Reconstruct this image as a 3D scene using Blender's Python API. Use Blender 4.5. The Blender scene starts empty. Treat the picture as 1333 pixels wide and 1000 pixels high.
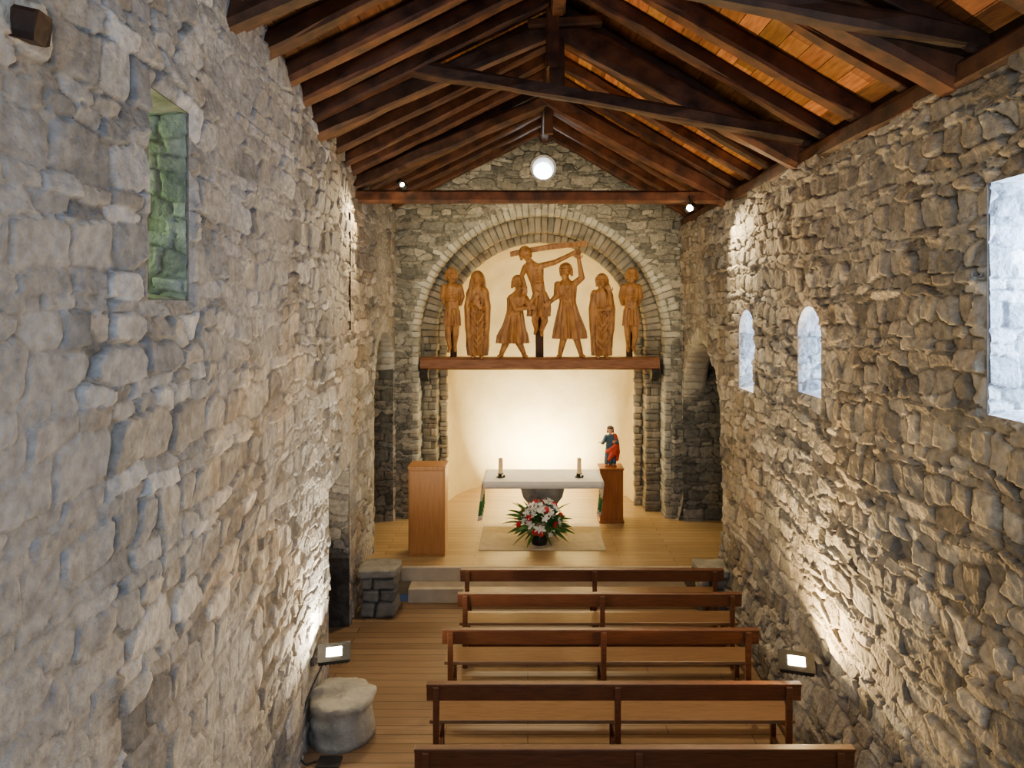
import bpy, bmesh, math, random
import numpy as np
from mathutils import Vector, Matrix, Euler, noise as mnoise
random.seed(7)
CAMZ=4.2
# ---------------------------------------------------------------- materials
def new_mat(name):
    m=bpy.data.materials.new(name); m.use_nodes=True
    nt=m.node_tree; b=nt.nodes['Principled BSDF']
    return m,nt,b
def N(nt,t,**kw):
    n=nt.nodes.new(t)
    for k,v in kw.items(): setattr(n,k,v)
    return n
def noise_mat(name,c1,c2,scale=8,rough=.7,bump=.3,bscale=40,spec=.3,stretch=(1,1,1),metal=0,dist=.01,attr=None):
    m,nt,b=new_mat(name)
    tc=N(nt,'ShaderNodeTexCoord'); mp=N(nt,'ShaderNodeMapping'); mp.inputs['Scale'].default_value=stretch
    nt.links.new(tc.outputs['Object'],mp.inputs[0])
    no=N(nt,'ShaderNodeTexNoise'); no.inputs['Scale'].default_value=scale; no.inputs['Detail'].default_value=6
    nt.links.new(mp.outputs[0],no.inputs['Vector'])
    cr=N(nt,'ShaderNodeValToRGB'); cr.color_ramp.elements[0].position=.3; cr.color_ramp.elements[1].position=.7
    cr.color_ramp.elements[0].color=(*c1,1); cr.color_ramp.elements[1].color=(*c2,1)
    nt.links.new(no.outputs[0],cr.inputs[0])
    col=cr.outputs[0]
    if attr:
        at=N(nt,'ShaderNodeAttribute',attribute_name=attr)
        mx=N(nt,'ShaderNodeMix',data_type='RGBA',blend_type='MULTIPLY'); mx.inputs[0].default_value=1
        nt.links.new(col,mx.inputs[6]); nt.links.new(at.outputs['Color'],mx.inputs[7]); col=mx.outputs[2]
    nt.links.new(col,b.inputs['Base Color'])
    b.inputs['Roughness'].default_value=rough; b.inputs['Specular IOR Level'].default_value=spec
    b.inputs['Metallic'].default_value=metal
    if bump>0:
        n2=N(nt,'ShaderNodeTexNoise'); n2.inputs['Scale'].default_value=bscale; n2.inputs['Detail'].default_value=5
        nt.links.new(mp.outputs[0],n2.inputs['Vector'])
        bp=N(nt,'ShaderNodeBump'); bp.inputs['Strength'].default_value=bump; bp.inputs['Distance'].default_value=dist
        nt.links.new(n2.outputs[0],bp.inputs['Height']); nt.links.new(bp.outputs[0],b.inputs['Normal'])
    return m
def emit_mat(name,c,s):
    m,nt,b=new_mat(name); b.inputs['Base Color'].default_value=(*c,1)
    b.inputs['Emission Color'].default_value=(*c,1); b.inputs['Emission Strength'].default_value=s
    return m
def plank_mat(name,c1,c2,cm,bw=2.2,rh=.14,rough=.45,rot=0):
    m,nt,b=new_mat(name)
    tc=N(nt,'ShaderNodeTexCoord'); mp=N(nt,'ShaderNodeMapping'); mp.inputs['Rotation'].default_value=(0,0,rot)
    nt.links.new(tc.outputs['Object'],mp.inputs[0])
    br=N(nt,'ShaderNodeTexBrick'); br.inputs['Scale'].default_value=1; br.inputs['Brick Width'].default_value=bw
    br.inputs['Row Height'].default_value=rh; br.inputs['Mortar Size'].default_value=.004
    br.inputs['Color1'].default_value=(*c1,1); br.inputs['Color2'].default_value=(*c2,1); br.inputs['Mortar'].default_value=(*cm,1)
    br.offset=.37
    nt.links.new(mp.outputs[0],br.inputs['Vector'])
    mp2=N(nt,'ShaderNodeMapping'); mp2.inputs['Scale'].default_value=(2,30,30) ; nt.links.new(tc.outputs['Object'],mp2.inputs[0])
    no=N(nt,'ShaderNodeTexNoise'); no.inputs['Scale'].default_value=1.2; no.inputs['Detail'].default_value=6
    nt.links.new(mp2.outputs[0],no.inputs['Vector'])
    cr=N(nt,'ShaderNodeValToRGB'); cr.color_ramp.elements[0].color=(.6,.55,.5,1); cr.color_ramp.elements[1].color=(1.2,1.2,1.2,1)
    nt.links.new(no.outputs[0],cr.inputs[0])
    mx=N(nt,'ShaderNodeMix',data_type='RGBA',blend_type='MULTIPLY'); mx.inputs[0].default_value=1
    nt.links.new(br.outputs[0],mx.inputs[6]); nt.links.new(cr.outputs[0],mx.inputs[7]); nt.links.new(mx.outputs[2],b.inputs['Base Color'])
    b.inputs['Roughness'].default_value=rough; b.inputs['Specular IOR Level'].default_value=.4
    bp=N(nt,'ShaderNodeBump'); bp.inputs['Strength'].default_value=.4; bp.inputs['Distance'].default_value=.004
    nt.links.new(br.outputs['Fac'],bp.inputs['Height']); bp.invert=True; nt.links.new(bp.outputs[0],b.inputs['Normal'])
    return m
M_stone=noise_mat('rubble_stone',(.70,.695,.68),(1.22,1.21,1.19),scale=16,rough=.92,bump=1.0,bscale=34,spec=.12,dist=.018,attr='Col')
M_vous=noise_mat('cut_stone',(.25,.25,.225),(.42,.41,.36),scale=6,rough=.9,bump=.8,bscale=30,dist=.012,attr='Col')
M_block=noise_mat('old_block_stone',(.18,.175,.16),(.38,.37,.33),scale=6,rough=.9,bump=.8,bscale=25,dist=.015)
M_dark=noise_mat('shaded_recess_stone',(.04,.036,.03),(.10,.09,.075),scale=6,rough=.95,bump=.8,bscale=18,dist=.03)  # near-black stone, the shade inside recesses painted as colour
M_plaster=noise_mat('lime_plaster',(.62,.525,.29),(.74,.65,.39),scale=2.2,rough=.85,bump=.35,bscale=9,dist=.02)
M_darkwood=noise_mat('old_timber',(.024,.011,.006),(.12,.048,.020),scale=5,rough=.6,bump=.5,bscale=18,stretch=(1,1,1),attr='Col')
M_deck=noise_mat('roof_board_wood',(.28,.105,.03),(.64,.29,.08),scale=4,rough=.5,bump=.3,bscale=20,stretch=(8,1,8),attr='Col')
M_bench=noise_mat('bench_wood',(.085,.028,.011),(.17,.06,.022),scale=6,rough=.35,bump=.1,bscale=40,spec=.5,stretch=(1,12,12))
M_seat=noise_mat('lit_bench_seat_wood',(.16,.085,.038),(.26,.145,.068),scale=6,rough=.28,bump=.1,bscale=40,spec=.5,stretch=(1,12,12))  # paler than the backs: light reflecting off the seats is in the colour
M_oak=noise_mat('oak_veneer',(.40,.175,.05),(.52,.245,.078),scale=3,rough=.4,bump=.05,stretch=(14,14,1))
M_pedw=noise_mat('pedestal_wood',(.26,.085,.024),(.40,.145,.042),scale=3,rough=.4,bump=.05,stretch=(14,14,1))
M_carve=noise_mat('carved_wood',(.17,.070,.020),(.42,.205,.058),scale=8,rough=.38,bump=.7,bscale=45,stretch=(2,2,.6),spec=.45)
M_lint=noise_mat('lintel_wood',(.15,.065,.035),(.27,.125,.068),scale=4,rough=.5,bump=.2,stretch=(1,10,10))
M_black=noise_mat('black_iron',(.01,.01,.012),(.03,.03,.03),rough=.5,bump=.1)
M_cloth=noise_mat('white_linen',(.78,.77,.72),(.85,.84,.80),scale=6,rough=.9,bump=.2,bscale=12)
M_green=noise_mat('green_trim',(.03,.17,.06),(.05,.24,.09),rough=.9,bump=0)
M_rug=noise_mat('rug_wool',(.66,.57,.40),(.82,.72,.53),scale=9,rough=.95,bump=.5,bscale=60)
M_wax=noise_mat('candle_wax',(.80,.62,.36),(.85,.68,.42),rough=.5,bump=0)
M_leaf=noise_mat('leaf_green',(.02,.09,.015),(.10,.26,.05),scale=12,rough=.5,bump=0)
M_white=noise_mat('white_petal',(.85,.85,.82),(.95,.95,.92),rough=.6,bump=0)
M_red=noise_mat('red_petal',(.45,.01,.02),(.7,.03,.05),rough=.6,bump=0)
M_skin=noise_mat('painted_skin',(.58,.32,.20),(.68,.40,.27),rough=.5,bump=0)
M_hair=noise_mat('painted_hair',(.02,.012,.008),(.06,.03,.02),rough=.6,bump=0)
M_blue=noise_mat('blue_tunic',(.03,.08,.13),(.06,.13,.20),rough=.5,bump=0)
M_redm=noise_mat('red_mantle',(.40,.03,.015),(.60,.07,.03),rough=.5,bump=0)
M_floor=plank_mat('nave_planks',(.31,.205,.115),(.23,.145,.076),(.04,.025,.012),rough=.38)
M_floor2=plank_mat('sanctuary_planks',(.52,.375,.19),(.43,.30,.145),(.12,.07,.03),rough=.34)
M_step=noise_mat('step_stone',(.46,.39,.28),(.58,.50,.37),scale=6,rough=.8,bump=.2)
M_pane=emit_mat('frosted_daylight_pane',(.60,.78,1),8)
M_pane2=emit_mat('oculus_pane',(.9,.96,1),14)
M_led=emit_mat('lamp_lens',(1,.85,.55),60)
M_lens=emit_mat('spot_lens',(1,.80,.45),90)
M_steel=noise_mat('grey_steel',(.2,.2,.2),(.35,.35,.35),rough=.4,bump=0,metal=.7)

# ---------------------------------------------------------------- mesh helpers
def obj(name,me,mat=None,parent=None):
    o=bpy.data.objects.new(name,me); bpy.context.scene.collection.objects.link(o)
    if mat: me.materials.append(mat)
    if parent: o.parent=parent
    return o
def empty(name,loc=(0,0,0)):
    e=bpy.data.objects.new(name,None); bpy.context.scene.collection.objects.link(e); e.location=(0,0,0); return e
class MB:
    def __init__(s): s.v=[]; s.f=[]; s.m=[]; s.c=[]
    def add(s,vs,fs,mi=0,col=(1,1,1)):
        b=len(s.v); s.v+= [tuple(v) for v in vs]; s.f+=[tuple(b+i for i in f) for f in fs]
        s.m+=[mi]*len(fs); s.c+=[(*col,1)]*len(vs)
    def box(s,x0,x1,y0,y1,z0,z1,mi=0,col=(1,1,1),M=None):
        vs=[Vector((x,y,z)) for x in (x0,x1) for y in (y0,y1) for z in (z0,z1)]
        if M: vs=[M@v for v in vs]
        s.add(vs,[(0,1,3,2),(4,6,7,5),(0,4,5,1),(2,3,7,6),(0,2,6,4),(1,5,7,3)],mi,col)
    def beam(s,p0,p1,w,h,jit=.01,seg=10,mi=0,col=(1,1,1),up=Vector((0,0,1)),seed=0,bow=0,taper=1):
        p0=Vector(p0);p1=Vector(p1); d=(p1-p0).normalized(); side=d.cross(up).normalized(); u=side.cross(d).normalized()
        prof=[(-.5,-.32),(-.36,-.5),(.36,-.5),(.5,-.32),(.5,.32),(.36,.5),(-.36,.5),(-.5,.32)]
        vs=[];fs=[]
        for i in range(seg+1):
            t=i/seg; c=p0.lerp(p1,t)+u*bow*math.sin(math.pi*t); k=1+(taper-1)*t
            for j,(a,b) in enumerate(prof):
                q=c+side*a*w*k+u*b*h*k
                nz=mnoise.noise_vector(Vector((t*(p1-p0).length*2+seed*7.3,j*.9,seed)))*jit
                vs.append(q+nz)
        for i in range(seg):
            for j in range(8):
                a=i*8+j;b=i*8+(j+1)%8; fs.append((a,b,b+8,a+8))
        fs.append(tuple(range(7,-1,-1))); fs.append(tuple(seg*8+j for j in range(8)))
        s.add(vs,fs,mi,col)
    def cyl(s,p0,p1,r0,r1=None,n=16,mi=0,col=(1,1,1)):
        r1=r0 if r1 is None else r1
        p0=Vector(p0);p1=Vector(p1); d=(p1-p0).normalized()
        a=d.orthogonal().normalized(); b=d.cross(a)
        vs=[p+ (a*math.cos(2*math.pi*i/n)+b*math.sin(2*math.pi*i/n))*r for p,r in ((p0,r0),(p1,r1)) for i in range(n)]
        fs=[(i,(i+1)%n,n+(i+1)%n,n+i) for i in range(n)]+[tuple(range(n-1,-1,-1)),tuple(range(n,2*n))]
        s.add(vs,fs,mi,col)
    def sph(s,c,r,n=10,mi=0,col=(1,1,1),sc=(1,1,1)):
        vs=[];fs=[];c=Vector(c)
        for i in range(n+1):
            th=math.pi*i/n
            for j in range(n*2):
                ph=math.pi*j/n
                vs.append(c+Vector((math.sin(th)*math.cos(ph)*r*sc[0],math.sin(th)*math.sin(ph)*r*sc[1],math.cos(th)*r*sc[2])))
        for i in range(n):
            for j in range(2*n):
                a=i*2*n+j;b=i*2*n+(j+1)%(2*n); fs.append((a,a+2*n,b+2*n,b))
        s.add(vs,fs,mi,col)
    def make(s,name,mats,smooth=False,bevel=0,parent=None,autosm=False):
        me=bpy.data.meshes.new(name); me.from_pydata(s.v,[],s.f)
        for m in mats: me.materials.append(m)
        me.polygons.foreach_set('material_index',s.m)
        at=me.color_attributes.new('Col','FLOAT_COLOR','POINT'); at.data.foreach_set('color',np.array(s.c,dtype=np.float32).ravel())
        if smooth: me.polygons.foreach_set('use_smooth',[True]*len(s.f))
        me.update()
        bm=bmesh.new(); bm.from_mesh(me); bmesh.ops.recalc_face_normals(bm,faces=bm.faces); bm.to_mesh(me); bm.free()
        o=obj(name,me,parent=parent)
        if bevel:
            b=o.modifiers.new('bev','BEVEL'); b.width=bevel; b.segments=2; b.limit_method='ANGLE'
        return o

# ---------------------------------------------------------------- numpy noise / stones
rng=np.random.RandomState(3); T=rng.rand(65536)
def H(i,j,k):
    i=i.astype(np.int64); j=j.astype(np.int64)
    h=(i*73856093)^(j*19349663)^(k*83492791); h=(h^(h>>13))*1274126177
    return T[(h^(h>>16))&65535]
def vn(x,y,k):
    i=np.floor(x);j=np.floor(y);fx=x-i;fy=y-j;fx=fx*fx*(3-2*fx);fy=fy*fy*(3-2*fy)
    return (H(i,j,k)*(1-fx)+H(i+1,j,k)*fx)*(1-fy)+(H(i,j+1,k)*(1-fx)+H(i+1,j+1,k)*fx)*fy
def fbm(x,y,k,o=4):
    s=0;a=.5;n=0
    for q in range(o):
        s=s+a*vn(x*2**q+q*17.3,y*2**q+q*9.1,k+q); n+=a; a*=.5
    return s/n
def ss(a,b,x):
    t=np.clip((x-a)/(b-a),0,1); return t*t*(3-2*t)
def stones(u,v,cw,ch,seed,irr=1):
    uw=u+.12*irr*(fbm(u*1.1,v*1.1,seed+50)-.5)+.022*irr*(fbm(u*10,v*10,seed+52,2)-.5)
    vw=v+.24*irr*(fbm(u*.8,v*.8,seed+60)-.5)+.05*irr*(fbm(u*2.6,v*2.6,seed+64,2)-.5)+.020*irr*(fbm(u*10,v*10,seed+62,2)-.5)
    gy=vw/ch; gy=gy+.34*np.sin(gy*1.9+1.0)   # courses of varying height
    gj=np.floor(gy); gx0=uw/cw
    F1=np.full(u.shape,9.);F2=np.full(u.shape,9.);I=np.zeros(u.shape);J=np.zeros(u.shape);DX=np.zeros(u.shape);DY=np.zeros(u.shape)
    for dj in (-1,0,1):
        j=gj+dj; off=H(j,j*0+5,seed)*3; wsc=.58+.85*H(j,j*0+9,seed)
        gx=gx0*wsc; gi=np.floor(gx-off)
        for di in (-1,0,1):
            i=gi+di
            sx=i+off+.5+(H(i,j,seed+1)-.5)*.70; sy=j+.5+(H(i,j,seed+2)-.5)*.44
            w=.82+.40*H(i,j,seed+3)
            dx=gx-sx; dy=gy-sy
            dxs=dx+dy*(H(i,j,seed+4)-.5)*.4
            d=(np.abs(dxs)**6+np.abs(dy*1.04)**6)**(1/6)/w
            n1=d<F1
            F2=np.where(n1,F1,np.minimum(F2,d)); F1=np.where(n1,d,F1)
            I=np.where(n1,i,I);J=np.where(n1,j,J);DX=np.where(n1,dx,DX);DY=np.where(n1,dy,DY)
    return F1,F2-F1,I,J,DX,DY
def stone_wall(name,us,vs,posf,nrm,holes=(),cw=.30,ch=.16,amp=.035,seed=1,pal=None,mort=(.33,.30,.25),bulge=None,smear=None,tone=1,zclip=None,mw=.08,low=.09,irr=1,parent=None,edge0=.01,tint=None):
    U,V=np.meshgrid(us,vs,indexing='ij'); nu,nv=U.shape; u=U.ravel();v=V.ravel()
    F1,E,I,J,DX,DY=stones(u,v,cw,ch,seed,irr)
    edgen=(fbm(u*14,v*14,seed+44,2)-.5)*.09
    prof=ss(.015,.115,E+edgen)
    hh=H(I,J,seed+11)
    st=prof*(.50+.70*hh)*amp + prof*(DX*(H(I,J,seed+12)-.5)*1.1+DY*(H(I,J,seed+13)-.5)*1.6)*amp
    st+= (fbm(u*12,v*12,seed+20,3)-.5)*amp*.50 + (fbm(u*.7,v*.7,seed+30,3)-.5)*low
    st-= prof*(H(I,J,seed+14)>.96)*amp*.8
    pal=np.array(pal); col=pal[(H(I,J,seed+15)*len(pal)*.999).astype(int)]
    col=col*(.70+.60*H(I,J,seed+16))[:,None]*(.78+.44*fbm(u*5,v*5,seed+40))[:,None]
    mm=1-ss(.02,mw,E+edgen*.8)
    mm=np.clip(mm*.9,0,1)
    col=col*(1-mm[:,None])+np.array(mort)*mm[:,None]
    if tint is not None:
        tt=ss(.40,.66,fbm(u*.55+2,v*.55+5,seed+70,3)); col=col*((1-tt)[:,None]+np.array(tint)*tt[:,None])
    if smear is not None:
        s_,sc=smear(u,v); st=st*(1-.7*s_); col=col*(1-s_[:,None])+np.array(sc)*s_[:,None]*(.80+.4*fbm(u*7,v*7,seed+48))[:,None]
    dist=np.full(u.shape,9.)
    for h in holes: dist=np.minimum(dist,h(u,v))
    k=ss(0,.06,dist); st=edge0*(1-k)+st*k
    if bulge is not None: st=st+bulge(u,v)
    P=posf(u,v)+np.outer(st,np.array(nrm))
    if zclip is not None: P[:,2]=np.minimum(P[:,2],zclip(P))
    idx=np.arange(nu*nv).reshape(nu,nv)
    a=idx[:-1,:-1];b=idx[1:,:-1];c=idx[1:,1:];d=idx[:-1,1:]
    Fc=np.stack([a,b,c,d],-1).reshape(-1,4)
    uc=u[Fc].mean(1);vc=v[Fc].mean(1); keep=np.ones(len(Fc),bool)
    for h in holes: keep&=h(uc,vc)>0
    Fc=Fc[keep]
    me=bpy.data.meshes.new(name); me.vertices.add(len(P)); me.vertices.foreach_set('co',P.astype(np.float32).ravel())
    me.loops.add(Fc.size); me.loops.foreach_set('vertex_index',Fc.astype(np.int32).ravel())
    me.polygons.add(len(Fc)); me.polygons.foreach_set('loop_start',np.arange(0,Fc.size,4,dtype=np.int32))
    try: me.polygons.foreach_set('loop_total',np.full(len(Fc),4,dtype=np.int32))
    except Exception: pass
    me.polygons.foreach_set('use_smooth',np.ones(len(Fc),bool))
    at=me.color_attributes.new('Col','FLOAT_COLOR','POINT')
    cc=np.concatenate([np.clip(col*tone,0,1),np.ones((len(P),1))],1).astype(np.float32); at.data.foreach_set('color',cc.ravel())
    me.update(calc_edges=True); me.validate()
    return obj(name,me,M_stone,parent)
def h_rect(u0,u1,v0,v1): return lambda u,v: np.maximum(np.abs(u-(u0+u1)/2)-(u1-u0)/2,np.abs(v-(v0+v1)/2)-(v1-v0)/2)
def h_arch(cu,hw,v0,vs_):
    def f(u,v):
        lo=np.maximum(np.abs(u-cu)-hw,v0-v); hi=np.sqrt((u-cu)**2+(v-vs_)**2)-hw
        return np.where(v>vs_,hi,lo)
    return f
def h_circ(cu,cv,r): return lambda u,v: np.sqrt((u-cu)**2+(v-cv)**2)-r
PAL_L=[(.41,.41,.405),(.33,.33,.33),(.47,.465,.45),(.36,.34,.31),(.28,.28,.28),(.51,.505,.495),(.41,.385,.345)]
PAL_R=[(.38,.35,.305),(.44,.405,.345),(.31,.285,.25),(.48,.445,.38),(.35,.31,.255),(.26,.245,.225),(.42,.405,.375)]
PAL_E=[(.25,.255,.23),(.31,.31,.28),(.36,.35,.30),(.28,.275,.245),(.21,.215,.195),(.40,.385,.335)]

# ---------------------------------------------------------------- room
RX,RZ=.3,7.45; SLL,SLR=.5,.59
def roofz(x): return np.where(x<RX,RZ-SLL*(RX-x),RZ-SLR*(x-RX))
def rz(x): return RZ-SLL*(RX-x) if x<RX else RZ-SLR*(x-RX)
def XL(y): return np.where(y<9.5,-1.55-.09*y,-2.405)
def xl(y): return float(XL(np.array([y]))[0])
XR=2.8; YE=12.3; FZ=.4
def grid(a,b,s0,s1):
    out=[a]
    while out[-1]<b:
        t=(out[-1]-a)/(b-a); out.append(out[-1]+s0+(s1-s0)*t)
    out[-1]=b; return np.array(out)
us=np.concatenate([np.arange(-3,1.5,.08),grid(1.5,YE,.009,.016)])
def smearL(u,v):
    a=ss(.48,.64,fbm(u*.9+3,v*.7+1,200,4)+.26*ss(3.3,2.3,u)*ss(5.4,4.4,v)*ss(1.5,2.6,v+.0*u)+.0)
    return a*.75,(.44,.43,.415)
LW=(3.31,3.79,4.24,5.27)
DU0,DU1=7.65,9.0
hL=[h_rect(*LW),h_rect(DU0,DU1,-1,2.15),h_arch(11.4,.74,-1,3.08),h_rect(8.93,9.12,3.9,5.45)]
stone_wall('wall_left',us,np.arange(-.05,6.8,.0125),lambda u,v:np.stack([XL(u),u,v],1),(1,0,0),hL,cw=.26,ch=.13,amp=.036,seed=1,pal=PAL_L,mort=(.27,.255,.225),smear=smearL,
  zclip=lambda P:roofz(P[:,0]),tint=(1.12,1.0,.84),tone=.84)
def smearR(u,v):
    a=ss(.56,.70,fbm(u*.9+8,v*.8+4,300,4)); return a*.5,(.42,.38,.315)
def bulR(u,v): return .17*ss(1.0,.15,v)*(.5+.8*fbm(u*1.5,v*1.5,77))
hR=[h_rect(3.45,4.15,3.55,4.95),h_arch(6.78,.28,3.33,3.93),h_arch(8.70,.33,3.14,3.84),h_arch(10.98,1.2,-1,2.45)]
stone_wall('wall_right',us,np.arange(-.05,5.66,.0125),lambda u,v:np.stack([u*0+XR,u,v],1),(-1,0,0),hR,cw=.24,ch=.12,amp=.048,seed=400,pal=PAL_R,mort=(.19,.165,.13),bulge=bulR,smear=smearR,irr=1.15,tint=(1.1,1.0,.86),tone=.82)
AX,AZ,AR=.25,3.65,2.22
hE=[h_arch(AX,AR+.1,-1,AZ),h_circ(.28,6.70,.2)]
stone_wall('wall_east',np.arange(-2.5,2.92,.013),np.arange(.3,7.5,.011),lambda u,v:np.stack([u,u*0+YE,v],1),(0,-1,0),hE,cw=.23,ch=.08,amp=.032,seed=800,pal=PAL_E,mort=(.13,.125,.11),tone=.78,
  zclip=lambda P:roofz(P[:,0]))
stone_wall('wall_back',np.arange(-2.5,3.5,.08),np.arange(-.05,7.5,.08),lambda u,v:np.stack([u,u*0-3,v],1),(0,1,0),(),cw=.3,ch=.16,seed=850,pal=PAL_L,zclip=lambda P:roofz(P[:,0]),tone=.8)
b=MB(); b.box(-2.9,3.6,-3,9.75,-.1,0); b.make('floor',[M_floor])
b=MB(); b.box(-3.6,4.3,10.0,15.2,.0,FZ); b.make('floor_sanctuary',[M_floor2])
b=MB(); b.box(-1.70,2.28,9.70,10.02,0,.2,0); b.box(-1.85,2.40,9.97,10.04,.2,FZ+.003,0); b.make('altar_step',[M_step],bevel=.012)

def rough_block(mb,M,sx,sy,sz,n=6,jit=.02,seed=0,mi=0,col=(1,1,1),rd=.012):
    bm=bmesh.new(); bmesh.ops.create_cube(bm,size=1)
    bmesh.ops.subdivide_edges(bm,edges=bm.edges[:],cuts=n,use_grid_fill=True)
    for v in bm.verts:
        c=v.co.copy()
        q=Vector((c.x*sx,c.y*sy,c.z*sz))
        m=sorted([abs(c.x),abs(c.y),abs(c.z)])
        if m[1]>.49: q-=Vector((math.copysign(rd,q.x) if abs(c.x)>.49 else 0,math.copysign(rd,q.y) if abs(c.y)>.49 else 0,math.copysign(rd,q.z) if abs(c.z)>.49 else 0))
        q+=mnoise.noise_vector(q*5+Vector((seed*3.1,seed*1.7,0)))*jit+mnoise.noise_vector(q*14+Vector((seed,0,0)))*jit*.4
        v.co=M@q
    bm.verts.index_update()
    mb.add([v.co.copy() for v in bm.verts],[[x.index for x in f.verts] for f in bm.faces],mi,col); bm.free()
def arch_ring(name,plane,c,zc,r0,r1,depth,a_back,n,zbase,seed,tint=((.8,1.15)),jit=.006,mat=M_vous,warm=(1,1,1),proud=.012,jambs=True,jh=(.05,.15),jx=.22,back=None,jjit=.012):
    mb=MB(); rnd=random.Random(seed)
    def mk(pos_across,z,ang,w,h,d,off,kd=1,jt=jit,rd=.006):
        if plane=='E': M=Matrix.Translation((pos_across,a_back+d/2-off,z))@Matrix.Rotation(ang,4,'Y')
        elif plane=='R': M=Matrix.Translation((a_back+d/2-off,pos_across,z))@Matrix.Rotation(math.pi/2,4,'Z')@Matrix.Rotation(ang,4,'Y')
        else: M=Matrix.Translation((a_back-d/2+off,pos_across,z))@Matrix.Rotation(math.pi/2,4,'Z')@Matrix.Rotation(ang,4,'Y')
        k=rnd.uniform(*tint)*kd; kk=rnd.uniform(-.04,.04)
        rough_block(mb,M,w,d,h,n=3,jit=jt,seed=rnd.random()*50,col=(k*warm[0]+kk,k*warm[1],k*warm[2]-kk),rd=rd)
    rm=(r0+r1)/2
    for i in range(n):
        a=math.pi*(i+.5)/n
        w=math.pi*rm/n*1.0-.003
        rr=rnd.uniform(-.0,.06)
        mk(c+(rm+rr/2)*math.cos(a),zc+(rm+rr/2)*math.sin(a),math.pi/2-a,w,(r1-r0)+rr,depth,proud+rnd.uniform(-.006,.006))
    if jambs:
      for sgn in (-1,1):
        z=zbase
        while z<zc-.02:
            h=rnd.uniform(*jh)
            if z+h>zc-.06: h=zc-z
            jwid=(r1-r0); e=rnd.uniform(-.06,jx); ins=rnd.uniform(-.018,.010)
            if rnd.random()<.5 and jwid>.2:   # course made of two stones
                s1=rnd.uniform(.35,.65)*(jwid+e)
                mk(c+sgn*(r0+ins+s1/2),z+h/2,0,s1-.003,h,depth,proud+rnd.uniform(-.010,.006),.85*rnd.uniform(.8,1.1),jjit,.003)
                mk(c+sgn*(r0+ins+s1+(jwid+e-s1)/2),z+h/2,0,jwid+e-s1,h,depth,proud+rnd.uniform(-.010,.006),.85*rnd.uniform(.8,1.1),jjit,.003)
            else: mk(c+sgn*(r0+ins+(jwid+e)/2),z+h/2,0,jwid+e,h,depth,proud+rnd.uniform(-.010,.006),.85*rnd.uniform(.8,1.1),jjit,.003)
            z+=h
    if back:   # solid backing behind the dressed stones, added to block leaking sky light
        y0,y1,ri,ro=back; n2=40
        pts=[(-1,zbase)]+[(None,math.pi-math.pi*i/n2) for i in range(n2+1)]+[(1,zbase)]
        def loop(r,y):
            out=[]
            for s_,a in pts:
                if s_ is None: out.append((c+r*math.cos(a),y,zc+r*math.sin(a)))
                else: out.append((c+s_*r,y,a))
            return out
        A=loop(ri,y0);B=loop(ro,y0);C_=loop(ri,y1); m_=len(A)
        fs=[(i,i+1,m_+i+1,m_+i) for i in range(m_-1)]+[(i,2*m_+i,2*m_+i+1,i+1) for i in range(m_-1)]
        mb.add(A+B+C_,fs,0,(.6,.58,.54))
    return mb.make(name,[mat],smooth=True)
arch_ring('wall_arch_chancel','E',AX,AZ,AR,AR+.27,.42,YE,62,FZ,5,tint=(1.1,1.55),warm=(1,1,.97),back=(YE+.03,12.76,AR+.03,AR+.4))
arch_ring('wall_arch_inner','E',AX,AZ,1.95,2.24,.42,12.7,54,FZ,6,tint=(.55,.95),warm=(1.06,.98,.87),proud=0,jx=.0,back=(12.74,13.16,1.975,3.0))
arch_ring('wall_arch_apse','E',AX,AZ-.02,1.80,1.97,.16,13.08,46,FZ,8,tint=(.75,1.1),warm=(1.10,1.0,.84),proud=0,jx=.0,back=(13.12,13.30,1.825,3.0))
arch_ring('wall_arch_side_right','R',10.98,2.45,1.18,1.38,.4,XR,26,FZ,9,warm=(1.05,1.0,.92),proud=.035,jambs=False,tint=(1,1.3))
arch_ring('wall_arch_side_left','L',11.4,3.08,.72,.88,.4,-2.405,20,FZ,10,proud=.035,jambs=False,tint=(1,1.3))
def apse():
    R=1.83; cy=13.12; n=48; vs=[];fs=[]
    zs=[FZ-.02+(AZ-FZ)*i/20 for i in range(21)]
    rings=[(z,R) for z in zs]+[(AZ+R*math.sin(math.pi/2*i/24),R*math.cos(math.pi/2*i/24)) for i in range(1,25)]
    for z,r in rings:
        for j in range(n+1):
            a=math.pi*j/n
            q=Vector((AX+r*math.cos(a),cy+r*math.sin(a),z))
            q+=mnoise.noise_vector(q*1.5)*.02
            vs.append(q)
    for i in range(len(rings)-1):
        for j in range(n):
            a=i*(n+1)+j; fs.append((a,a+1,a+n+2,a+n+1))
    mb=MB(); mb.add(vs,fs); mb.make('wall_apse',[M_plaster],smooth=True)
apse()
def ux(a,b,s=.018): return np.arange(a,b+.001,s)
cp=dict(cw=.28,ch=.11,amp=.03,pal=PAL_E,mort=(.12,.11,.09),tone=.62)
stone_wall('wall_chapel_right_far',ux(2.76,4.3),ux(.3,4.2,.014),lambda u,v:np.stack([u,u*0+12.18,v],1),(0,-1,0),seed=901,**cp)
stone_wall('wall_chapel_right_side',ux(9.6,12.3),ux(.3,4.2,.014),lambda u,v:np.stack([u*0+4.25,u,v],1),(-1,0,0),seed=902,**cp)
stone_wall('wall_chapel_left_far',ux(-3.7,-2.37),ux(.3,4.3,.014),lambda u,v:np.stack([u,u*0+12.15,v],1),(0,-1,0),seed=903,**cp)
stone_wall('wall_chapel_left_side',ux(10.4,12.3),ux(.3,4.3,.014),lambda u,v:np.stack([u*0-3.65,u,v],1),(1,0,0),seed=904,**cp)
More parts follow.
